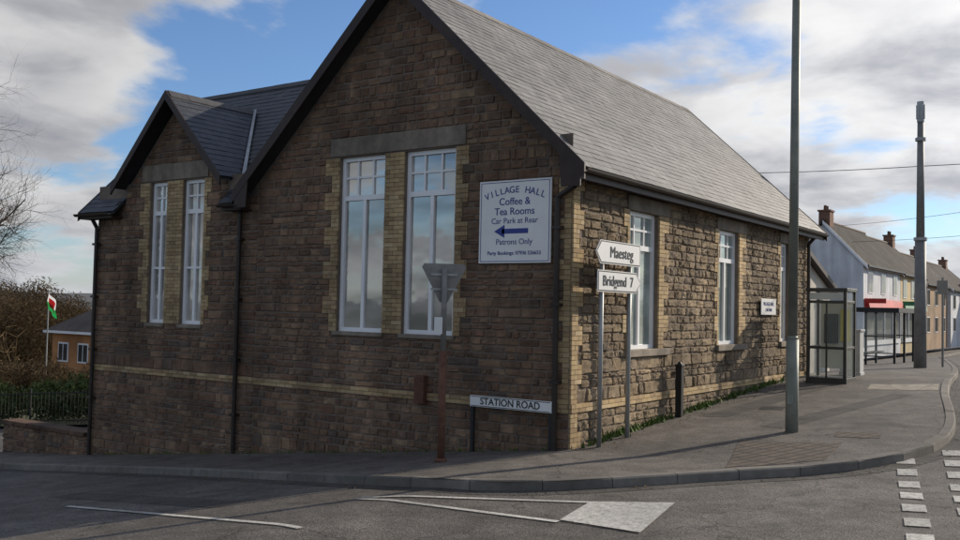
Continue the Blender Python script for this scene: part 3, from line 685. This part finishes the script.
def gq(u,w):
    x=(v[0][0]*(1-u)+v[1][0]*u)*(1-w)+(v[3][0]*(1-u)+v[2][0]*u)*w; y=(v[0][1]*(1-u)+v[1][1]*u)*(1-w)+(v[3][1]*(1-u)+v[2][1]*u)*w; return (x,y,P(x,y)-.104)
for j in range(n):
    for i in range(n): mk.quad(gq(i/n,j/n),gq((i+1)/n,j/n),gq((i+1)/n,(j+1)/n),gq(i/n,(j+1)/n))
def dashes(p,q,w,ln,gap):
    p=Vector(p);q=Vector(q);d=q-p;L_=d.length;d.normalize();s=0
    while s<L_: mark(p+d*s,p+d*min(s+ln,L_),w,.2); s+=ln+gap
dashes((4.47,1.75),(5.5,-3.0),.24,.42,.38); dashes((5.5,-3.0),(6.4,-7.5),.24,.42,.38)
dashes((4.93,2.6),(5.9,-2.4),.24,.42,.38); dashes((5.9,-2.4),(6.9,-7.4),.24,.42,.38)
mk.build("road_markings",M_paint)
nt=M_paint.node_tree; pb=nt.nodes["Principled BSDF"]; tc=N(nt,"ShaderNodeTexCoord"); nz=N(nt,"ShaderNodeTexNoise"); nz.inputs["Scale"].default_value=22; nz.inputs["Detail"].default_value=8; nz.inputs["Roughness"].default_value=.8
nt.links.new(tc.outputs["Object"],nz.inputs["Vector"]); mr=N(nt,"ShaderNodeMapRange"); mr.inputs["From Min"].default_value=.33; mr.inputs["From Max"].default_value=.5; mr.inputs["To Max"].default_value=.92; mr.inputs["To Min"].default_value=.25; nt.links.new(nz.outputs["Fac"],mr.inputs["Value"]); nt.links.new(mr.outputs["Result"],pb.inputs["Alpha"])
wd=MB()
for _ in range(900):
    y=random.choice([random.gauss(c,.35) for c in (1.2,1.9,3.1,4.9,5.3,6.9,8.2,9.3)])
    if y<.1: continue
    x=abs(random.gauss(.06,.06))+.03; z=P(x,y); h=random.uniform(.03,.15); t=random.uniform(0,6.28); w=random.uniform(.012,.035); lx_,ly_=math.cos(t),math.sin(t)
    wd.poly([(x-ly_*w,y+lx_*w,z),(x+ly_*w,y-lx_*w,z),(x+lx_*h*.7,y+ly_*h*.7,z+h)],random.random())
for _ in range(350):
    x=random.uniform(-12,-.3); y=-abs(random.gauss(.03,.03))-.03; z=P(x,y); h=random.uniform(.02,.09); t=random.uniform(0,6.28); w=.015
    wd.poly([(x-math.sin(t)*w,y,z),(x+math.sin(t)*w,y-.01,z),(x+math.cos(t)*h*.6,y-.03,z+h)],random.random())
wd.build("weeds",M_weed)
lf=MB()
for _ in range(500):
    if random.random()<.6:
        s_=random.uniform(30,75); (p0,d0)=at(s_); n0=Vector((d0.y,-d0.x)); o=.05+abs(random.gauss(0,.15)); x=p0[0]+n0.x*o; y=p0[1]+n0.y*o; z=P(x,y)-.11
    else:
        x=random.uniform(.05,.6); y=random.uniform(.3,12); z=P(x,y)+.006
    t=random.uniform(0,6.28); w=random.uniform(.01,.03); c,s1_=math.cos(t)*w,math.sin(t)*w
    lf.poly([(x-c,y-s1_,z),(x+s1_*.6,y-c*.6,z+.006),(x+c,y+s1_,z+.002),(x-s1_*.6,y+c*.6,z+.008)],random.random())
lf.build("fallen_leaves",mat("dead_leaf",(.9,.9,.9),(1.1,1.1,1.1),5,.9,attr=[(.12,.07,.03),(.2,.12,.05),(.1,.08,.05)]))
# ============================================================ LEFT SIDE
lw=empty("low_stone_wall"); m1=MB()
courses(m1,lambda u,v,d:(u,-.02-d,v),[-2.4,-2.1,-1.8,-1.5,-1.25,-1.0],lambda z:(-16.2,-12.62),[],.03,1,(.2,.45)); m1.build("stones",M_stoneF,lw)
b=MB(); b.box(-16.2,-12.62,-.02,.35,-2.5,-1.0); b.build("core",M_mortar,lw); b=MB()
u=-16.25
while u<-12.7: b.box(u,u+.58,-.08,.4,-1.0,-.9); u+=.6
b.build("coping",M_stoneF,lw,bevel=.015)
rf=empty("iron_railing_fence"); b=MB()
pA=Vector((-38,-1.0)); pB=Vector((-19.5,7.4)); Lf=(pB-pA).length; dd=(pB-pA)/Lf; s=0
while s<Lf:
    p=pA+dd*s; z=P(p.x,p.y); r=.035 if int(s/.14+.5)%18==0 else .011
    b.tube((p.x,p.y,z-.1),(p.x,p.y,z+(1.25 if r>.02 else 1.15)),r,r,5); s+=.14
for h in(.15,1.08):
    for k in range(20):
        p=pA+dd*Lf*k/20;q=pA+dd*Lf*(k+1)/20; b.tube((p.x,p.y,P(p.x,p.y)+h),(q.x,q.y,P(q.x,q.y)+h),.02,.02,5)
b.build("railings",M_iron,rf)
drape("grass_verge",[(-60,-2),(-38,-.9),(-19.3,7.6),(-19,40)],-.02,M_grass,12)
def mass(name,lumps,m,size,dens):
    b=MB()
    for (cx,cy,cz,rx,ry,rz) in lumps:
        n=int(dens*rx*rz)
        for _ in range(n):
            while True:
                q=Vector((random.uniform(-1,1),random.uniform(-1,1),random.uniform(-1,1)))
                if .25<q.length<=1: break
            q*=random.uniform(.75,1.12)
            c=Vector((cx+q.x*rx,cy+q.y*ry,cz+q.z*rz)); a=Vector((random.gauss(0,1),random.gauss(0,1),random.gauss(0,1))).normalized(); t=a.orthogonal().normalized(); s_=size*random.uniform(.5,1.5)
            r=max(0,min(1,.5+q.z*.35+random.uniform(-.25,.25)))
            b.poly([c-a*s_,c+t*s_*.45,c+a*s_],r)
    return b.build(name,m)
def twigs(name,base,m,n):
    b=MB()
    for (cx,cy,cz,rx,h) in base:
        for _ in range(int(n*rx)):
            x=cx+random.uniform(-rx,rx); y=cy+random.uniform(-rx,rx)*.6; hh=h*random.uniform(.5,1.05)*(1-.4*abs(x-cx)/rx); p=Vector((x,y,cz)); d=Vector((random.gauss(0,.25),random.gauss(0,.25),1)).normalized()
            k=5; w=.05
            for i in range(k):
                q=p+d*hh/k; b.tube(p,q,w*(1-i/k)+.01,w*(1-(i+1)/k)+.008,3,random.random(),cap=False)
                for _k in range(3):
                    e=Vector((random.gauss(0,.7),random.gauss(0,.7),random.uniform(.1,1))).normalized()*hh*.22*random.uniform(.5,1.2); b.tube(q,q+e,.018,.006,3,random.random(),cap=False)
                p=q; d=(d+Vector((random.gauss(0,.22),random.gauss(0,.22),.15))).normalized()
    return b.build(name,m)
random.seed(11)
hedge=[]
for i in range(16):
    t=i/15; x=-44+t*24; y=-.5+t*10.5+random.uniform(-.5,.5); z=P(x,y); h=random.uniform(.8,1.3); hedge.append((x,y,z+h*.8,1.5,.9,h))
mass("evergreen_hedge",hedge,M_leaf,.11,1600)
scr=[];tw=[]
for i in range(40):
    x=-78+random.uniform(-14,12); y=14+random.uniform(-16,30); z=-4; h=random.uniform(2.4,4.6); scr.append((x,y,z+h*.8,random.uniform(2.5,4),2.5,h))
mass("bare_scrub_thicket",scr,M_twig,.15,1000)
for i in range(22):
    x=-56+random.uniform(-6,4); y=random.uniform(2,20); tw.append((x,y,P(x,y)-.2,random.uniform(1.5,2.5),random.uniform(3.2,5.6)))
twigs("bare_shrubs",tw,M_twig,8)
scr2=[]
for i in range(14):
    x=-36+random.uniform(-7,5); y=6+(x+44)*.45+random.uniform(0,5); z=P(x,y); h=random.uniform(.8,1.3); scr2.append((x,y,z+h*.7,1.7,1.3,h))
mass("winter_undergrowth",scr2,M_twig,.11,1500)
oh=empty("orange_brick_house"); ox,oy=-47,20.3; oz=P(ox,oy)+.6
b=MB(); b.box(ox-1.3,ox+6,oy,oy+7,oz-1.2,oz+3.0); b.build("walls",M_orangeb,oh)
b=MB(); e=.4; z=oz+3.0; A_=[(ox-1.3-e,oy-e,z),(ox+6+e,oy-e,z),(ox+6+e,oy+7+e,z),(ox-1.3-e,oy+7+e,z)]; r0=(ox+1.5,oy+3.5,z+2.4); r1=(ox+3.2,oy+3.5,z+2.4)
b.poly([A_[0],A_[1],r1,r0]); b.poly([A_[1],A_[2],r1]); b.poly([A_[2],A_[3],r0,r1]); b.poly([A_[3],A_[0],r0]); b.poly(A_[::-1]); b.build("roof",M_rooftile,oh)
b=MB(); g=MB()
for x in(ox-.6,ox+1.5,ox+3.7):
    b.box(x,x+1.1,oy-.04,oy+.02,oz+1.1,oz+2.3); g.box(x+.1,x+.5,oy-.06,oy-.045,oz+1.2,oz+2.2); g.box(x+.6,x+1.0,oy-.06,oy-.045,oz+1.2,oz+2.2)
b.build("window_frames",M_upvc,oh); g.build("window_panes",M_glassdark,oh); box("fascia",ox-1.7,ox+6.4,oy-.42,oy-.40,z-.15,z,M_upvc,oh)
fg=empty("welsh_flag_on_pole"); fx,fy=-35.5,12.4; fz=P(fx,fy)
b=MB(); b.tube((fx,fy,fz),(fx,fy,2.55),.035,.025,8); b.tube((fx,fy,2.55),(fx,fy,2.65),.05,.02,8); b.build("pole",M_galv,fg)
def flagpart(name,v0,v1,u0,u1,m,off):
    b=MB(); n=10
    def g(u,v): 
        return (fx+.03+u*.7+.03*math.sin(v*9)+off*1.2,fy-.02-off-.05*math.sin(u*7+v*3),2.45-v*.8-u*.45)
    for i in range(n):
        for j in range(4):
            ua=u0+(u1-u0)*i/n;ub=u0+(u1-u0)*(i+1)/n;va=v0+(v1-v0)*j/4;vb=v0+(v1-v0)*(j+1)/4; b.quad(g(ua,va),g(ub,va),g(ub,vb),g(ua,vb))
    b.build(name,m,fg)
def cloth(name,c):
    m,nt,b=newmat(name); b.inputs["Base Color"].default_value=c4(c); b.inputs["Roughness"].default_value=.9
    tr=N(nt,"ShaderNodeBsdfTranslucent"); tr.inputs["Color"].default_value=c4(c); ms=N(nt,"ShaderNodeMixShader"); ms.inputs[0].default_value=.5
    o=nt.nodes["Material Output"]; nt.links.new(b.outputs[0],ms.inputs[1]); nt.links.new(tr.outputs[0],ms.inputs[2]); nt.links.new(ms.outputs[0],o.inputs[0]); return m
flagpart("white_half",0,.5,0,1,cloth("flag_white",(.8,.8,.8)),0); flagpart("green_half",.5,1,0,1,cloth("flag_green",(.02,.35,.08)),0); flagpart("dragon",.22,.78,.15,.85,cloth("flag_red",(.7,.03,.03)),.015)
random.seed(5)
bt_=MB()
def branch(p,d,r,l,lvl):
    k=4
    for i in range(k):
        q=p+d*l/k
        bt_.tube(p,q,r*(1-.12*i),r*(1-.12*(i+1)),7 if lvl<2 else 4,0,cap=False)
        p=q; d=(d+Vector((random.gauss(0,.13),random.gauss(0,.13),random.gauss(.02,.08)))).normalized()
        if lvl<5 and (i>0 or lvl>0) and lvl>=0:
            for _ in range(1 if lvl<1 else (2 if random.random()<.45 else 1)):
                e=d.orthogonal().normalized(); e.rotate(Matrix.Rotation(random.uniform(0,6.28),3,d)); nd=(d*.75+e*random.uniform(.5,.95)).normalized()
                branch(p,nd,r*(1-.12*(i+1))*.55,l*random.uniform(.5,.72),lvl+1)
tb=Vector((-23.9,.0,P(-23.9,0)-.2)); branch(tb,Vector((.02,0,1)),.3,5.6,-1); branch(tb+Vector((.05,0,5.5)),Vector((.02,0,1)),.17,3.0,1)
for a in range(8):
    t=a*.95; branch(tb+Vector((.05,0,4.8+.4*a)),Vector((math.cos(t),math.sin(t),.55)).normalized(),.12,3.1,1)
bt_.build("bare_tree",M_bark)
random.seed(3)
hl=MB(); n=90
for i in range(n+1):
    t=math.radians(60+240*i/n); rr=650; h=5+7*math.sin(i*.21)+5*math.sin(i*.47+1)+random.uniform(0,1.2)
    hl.v+= [(rr*math.cos(t),rr*math.sin(t),-6),(rr*1.05*math.cos(t),rr*1.05*math.sin(t),h),(rr*1.5*math.cos(t),rr*1.5*math.sin(t),-6)]
for i in range(n):
    a=i*3; hl.f+=[(a,a+3,a+4,a+1),(a+1,a+4,a+5,a+2)]; hl.r+=[0,0]
hl.build("distant_hills",mat("hazy_hill",(.12,.13,.14),(.16,.16,.16),.01,1),smooth=True)
# ============================================================ RIGHT SIDE TERRACE
M_chim=mat("chimney_brick",(.2,.11,.08),(.26,.15,.1),8,.9)
def house(name,y0,y1,xf,depth,ze,zr,wall,roof,nwin,shop=None,chim=None,ground=0):
    h=empty(name); xb=xf-depth; xm=xf-depth/2
    b=MB(); b.box(xb,xf,y0,y1,ground-.5,ze); b.prism([(xb,y0,ze),(xf,y0,ze),(xm,y0,zr-.1)],(0,y1-y0,0)); b.build("walls",wall,h)
    b=MB(); o=.3
    tn=(zr-ze)/(depth/2)
    b.prism([(xf+o,y0-.15,ze-o*tn+.1),(xf+o,y1+.0,ze-o*tn+.1),(xm,y1+.0,zr+.1),(xm,y0-.15,zr+.1)],(0,0,-.15)); b.prism([(xb-o,y1+.0,ze-o*tn+.1),(xb-o,y0-.15,ze-o*tn+.1),(xm,y0-.15,zr+.1),(xm,y1+.0,zr+.1)],(0,0,-.15)); b.build("roof",roof,h)
    b=MB(); b.tube((xm,y0-.15,zr+.1),(xm,y1,zr+.1),.1,.1,8); b.build("ridge",M_rooftile,h)
    b=MB(); b.prism([(xf+o,y0-.2,ze-o*tn+.1),(xm,y0-.2,zr+.1),(xm,y0-.2,zr-.12),(xf+o,y0-.2,ze-o*tn-.12)],(0,.045,0)); b.build("verge_board",M_upvc,h)
    box("gutter",xf+.25,xf+.36,y0-.1,y1,ze-.28,ze-.16,M_gutter,h)
    f=MB();g=MB()
    for i in range(nwin):
        yc=y0+(y1-y0)*(i+.5)/nwin
        f.box(xf-.02,xf+.04,yc-.65,yc+.65,ze-1.9,ze-.55)
        for s_ in(-1,1): g.box(xf+.035,xf+.05,yc+min(.05*s_,.58*s_),yc+max(.05*s_,.58*s_),ze-1.82,ze-.63)
        if not shop:
            f.box(xf-.02,xf+.04,yc-.65,yc+.65,ground+.9,ground+2.2)
            for s_ in(-1,1): g.box(xf+.035,xf+.05,yc+min(.05*s_,.58*s_),yc+max(.05*s_,.58*s_),ground+.98,ground+2.12)
    if shop:
        f.box(xf-.02,xf+.12,y0+.4,y1-.4,ground+.3,ground+.6)
        k=4
        for i in range(k+1):
            yc=y0+.4+(y1-y0-.8)*i/k; f.box(xf-.02,xf+.12,yc-.05,yc+.05,ground+.6,ground+2.6)
        g.box(xf,xf+.06,y0+.4,y1-.4,ground+.6,ground+2.6)
        b=MB(); b.prism([(xf,y0+.3,ground+2.62),(xf+.35,y0+.3,ground+2.62),(xf+.2,y0+.3,ground+3.25),(xf,y0+.3,ground+3.25)],(0,y1-y0-.6,0)); b.build("shop_fascia",shop,h)
        b=MB(); b.prism([(xf+.05,y0+.1,ground+2.95),(xf+1.3,y0+.1,ground+2.95),(xf+1.3,y0+.1,ground+3.25),(xf+.05,y0+.1,ground+3.25)],(0,.12,0)); b.build("hanging_sign",shop,h)
    f.build("window_frames",M_upvc,h); g.build("window_panes",M_glassdark,h)
    if chim is not None:
        b=MB(); b.box(xm-.35,xm+.35,y0+chim,y0+chim+.9,zr-.6,zr+.7); b.box(xm-.42,xm+.42,y0+chim-.07,y0+chim+.97,zr+.7,zr+.8); b.build("chimney",M_chim,h)
        b=MB()
        for q in(.22,.66): b.tube((xm,y0+chim+q,zr+.8),(xm,y0+chim+q,zr+1.1),.11,.09,8)
        b.build("chimney_pots",M_rust,h)
M_wr=mat("white_render",(.55,.57,.6),(.63,.64,.66),2,.85,.1,30,big=.2,streak=.15); M_cr=mat("cream_paint",(.52,.40,.22),(.57,.45,.27),2,.85,big=.2,streak=.15); M_gr=mat("tan_brick_wall",(.28,.19,.12),(.36,.25,.16),5,.9,.3,40)
M_rs=mat("terrace_slate",(.06,.055,.052),(.09,.083,.075),5,.9,.5,8,spec=.08)
house("white_shop",49,60,-6.9,4.9,5.5,8.1,M_wr,M_rs,3,shop=M_red,chim=.2)
house("cream_shop",60.05,69,-6.9,4.9,5.4,7.9,M_cr,M_rs,3,shop=mat("green_fascia",(.04,.2,.1),None,3,.6),chim=7.8)
house("brick_terraced_house",69.05,80,-6.9,4.9,5.0,7.4,M_gr,M_rs,3,chim=9.5)
house("white_terraced_house",80.05,95,-6.6,5.2,4.8,7.2,M_wr,M_rs,4,chim=12)
house("cream_terraced_house",90,112,-2.6,6,4.4,6.6,M_cr,M_rs,6,chim=12)
# ============================================================ WORLD, SUN, CAMERA
sun_dir=Vector((.40,.915,0)).normalized(); EL=math.radians(23)
sd=Vector((sun_dir.x*math.cos(EL),sun_dir.y*math.cos(EL),math.sin(EL)))
ld_=bpy.data.lights.new("sun",'SUN'); ld_.energy=5.0; ld_.angle=math.radians(.5); ld_.color=(1,.88,.72)
lo=bpy.data.objects.new("sun",ld_); COL.objects.link(lo); lo.rotation_euler=sd.to_track_quat('Z','Y').to_euler(); lo.location=(0,0,30)
w=bpy.data.worlds.new("World"); SC.world=w; w.use_nodes=True; nt=w.node_tree; nt.nodes.clear(); L=nt.links.new
out=N(nt,"ShaderNodeOutputWorld"); bgn=N(nt,"ShaderNodeBackground"); bgn.inputs["Strength"].default_value=.125; L(bgn.outputs[0],out.inputs[0])
sky=N(nt,"ShaderNodeTexSky"); sky.sky_type='NISHITA'; sky.sun_disc=False; sky.sun_elevation=EL; sky.sun_rotation=math.atan2(sun_dir.x,sun_dir.y); sky.air_density=1.0; sky.dust_density=.3; sky.ozone_density=3
tint=N(nt,"ShaderNodeVectorMath",operation='MULTIPLY'); L(sky.outputs[0],tint.inputs[0]); tint.inputs[1].default_value=(.82,.92,1.08)
tc=N(nt,"ShaderNodeTexCoord"); sp=N(nt,"ShaderNodeSeparateXYZ"); L(tc.outputs["Generated"],sp.inputs[0])
def math_(op,a,b_=None,c=None,clamp=False):
    n=N(nt,"ShaderNodeMath",operation=op); n.use_clamp=clamp
    for i,v in enumerate((a,b_,c)):
        if v is None: continue
        if isinstance(v,(int,float)): n.inputs[i].default_value=v
        else: L(v,n.inputs[i])
    return n.outputs[0]
def dotdir(v):
    n=N(nt,"ShaderNodeVectorMath",operation='DOT_PRODUCT'); L(tc.outputs["Generated"],n.inputs[0]); n.inputs[1].default_value=tuple(v); return n.outputs["Value"]
def azel(az,el):
    az=math.radians(az);el=math.radians(el); return (-math.sin(az)*math.cos(el),math.cos(az)*math.cos(el),math.sin(el))
zc=math_('MAXIMUM',sp.outputs["Z"],0.0); den=math_('ADD',zc,.22)
px=math_('DIVIDE',sp.outputs["X"],den); py=math_('DIVIDE',sp.outputs["Y"],den)
cb_=N(nt,"ShaderNodeCombineXYZ"); L(px,cb_.inputs[0]); L(py,cb_.inputs[1]); cb_.inputs[2].default_value=3.7
def nz_(scale,det,ro,off=0,dist=0.0):
    mpn=N(nt,"ShaderNodeMapping"); mpn.inputs["Location"].default_value=(off,off*.6,0); L(cb_.outputs[0],mpn.inputs[0])
    n=N(nt,"ShaderNodeTexNoise"); n.inputs["Scale"].default_value=scale; n.inputs["Detail"].default_value=det; n.inputs["Roughness"].default_value=ro; n.inputs["Distortion"].default_value=dist; L(mpn.outputs[0],n.inputs["Vector"]); return n.outputs["Fac"]
cov=nz_(1.9,8,.54,1.3,.25)
# cloud banks and clear gaps by compass bearing (degrees west of north) and elevation
for az,el,rad,amp in [(58,15.5,7,.08),(60,4.5,5.5,.10),(17.5,11,7,.10),(9,14,6,.11),(25,10,4.5,.08),(47.5,14,4.5,-.14),(28,17.5,4.5,-.13),(55,9.8,3.4,-.17),(33,20,5,-.10),(10,5,5,.05)]:
    k=1/(1-math.cos(math.radians(rad)))
    g=math_('EXPONENT',math_('MULTIPLY',math_('SUBTRACT',dotdir(azel(az,el)),1.0),k))
    cov=math_('MULTIPLY_ADD',g,amp,cov)
mask=N(nt,"ShaderNodeMapRange",interpolation_type='SMOOTHSTEP'); mask.inputs["From Min"].default_value=.44; mask.inputs["From Max"].default_value=.57; L(cov,mask.inputs["Value"])
thick=N(nt,"ShaderNodeMapRange"); thick.inputs["From Min"].default_value=.5; thick.inputs["From Max"].default_value=.74; thick.inputs["To Min"].default_value=1; thick.inputs["To Max"].default_value=0; L(cov,thick.inputs["Value"])
sh=nz_(2.6,7,.52,7.7,.3)
shr=N(nt,"ShaderNodeMapRange",interpolation_type='SMOOTHSTEP'); shr.inputs["From Min"].default_value=.34; shr.inputs["From Max"].default_value=.64; L(sh,shr.inputs["Value"])
br2=math_('ADD',math_('MULTIPLY',thick.outputs[0],.45),math_('MULTIPLY',shr.outputs[0],.65),clamp=True)
glow=math_('POWER',math_('MAXIMUM',dotdir(sd),0.0),4.0)
cr=N(nt,"ShaderNodeMix",data_type='RGBA'); cr.inputs["A"].default_value=(2.7,2.8,3.25,1); cr.inputs["B"].default_value=(7.0,7.0,7.0,1); L(br2,cr.inputs["Factor"])
gv=N(nt,"ShaderNodeVectorMath",operation='SCALE'); L(cr.outputs["Result"],gv.inputs[0]); L(math_('MULTIPLY_ADD',glow,.75,.78),gv.inputs["Scale"])
mx=N(nt,"ShaderNodeMix",data_type='RGBA'); L(mask.outputs[0],mx.inputs["Factor"]); L(tint.outputs["Vector"],mx.inputs["A"]); L(gv.outputs["Vector"],mx.inputs["B"])
hz=N(nt,"ShaderNodeMapRange",interpolation_type='SMOOTHSTEP'); hz.inputs["From Min"].default_value=0; hz.inputs["From Max"].default_value=.10; hz.inputs["To Min"].default_value=.5; hz.inputs["To Max"].default_value=0; L(zc,hz.inputs["Value"])
mx2=N(nt,"ShaderNodeMix",data_type='RGBA'); L(hz.outputs[0],mx2.inputs["Factor"]); L(mx.outputs["Result"],mx2.inputs["A"]); mx2.inputs["B"].default_value=(4.1,4.3,4.7,1)
L(mx2.outputs["Result"],bgn.inputs["Color"])
cam=bpy.data.cameras.new("camera"); cam.sensor_width=36; cam.lens=35.4; cam.clip_start=.1; cam.clip_end=6000
co=bpy.data.objects.new("camera",cam); COL.objects.link(co); SC.camera=co
yaw=math.radians(35);pt=math.radians(2.3);th=math.radians(1.2)
Dv=Vector((-math.sin(yaw),math.cos(yaw),0));Rv=Vector((math.cos(yaw),math.sin(yaw),0));Z=Vector((0,0,1))
F=Dv*math.cos(pt)+Z*math.sin(pt);U0=-Dv*math.sin(pt)+Z*math.cos(pt)
ri=Rv*math.cos(th)+U0*math.sin(th);up=-Rv*math.sin(th)+U0*math.cos(th)
m=Matrix.Identity(4)
for i in range(3): m[i][0]=ri[i];m[i][1]=up[i];m[i][2]=-F[i]
m.translation=Vector((7.213,-12.756,2.15)); co.matrix_world=m
SC.view_settings.view_transform='Standard'; SC.view_settings.look='None'; SC.view_settings.exposure=0
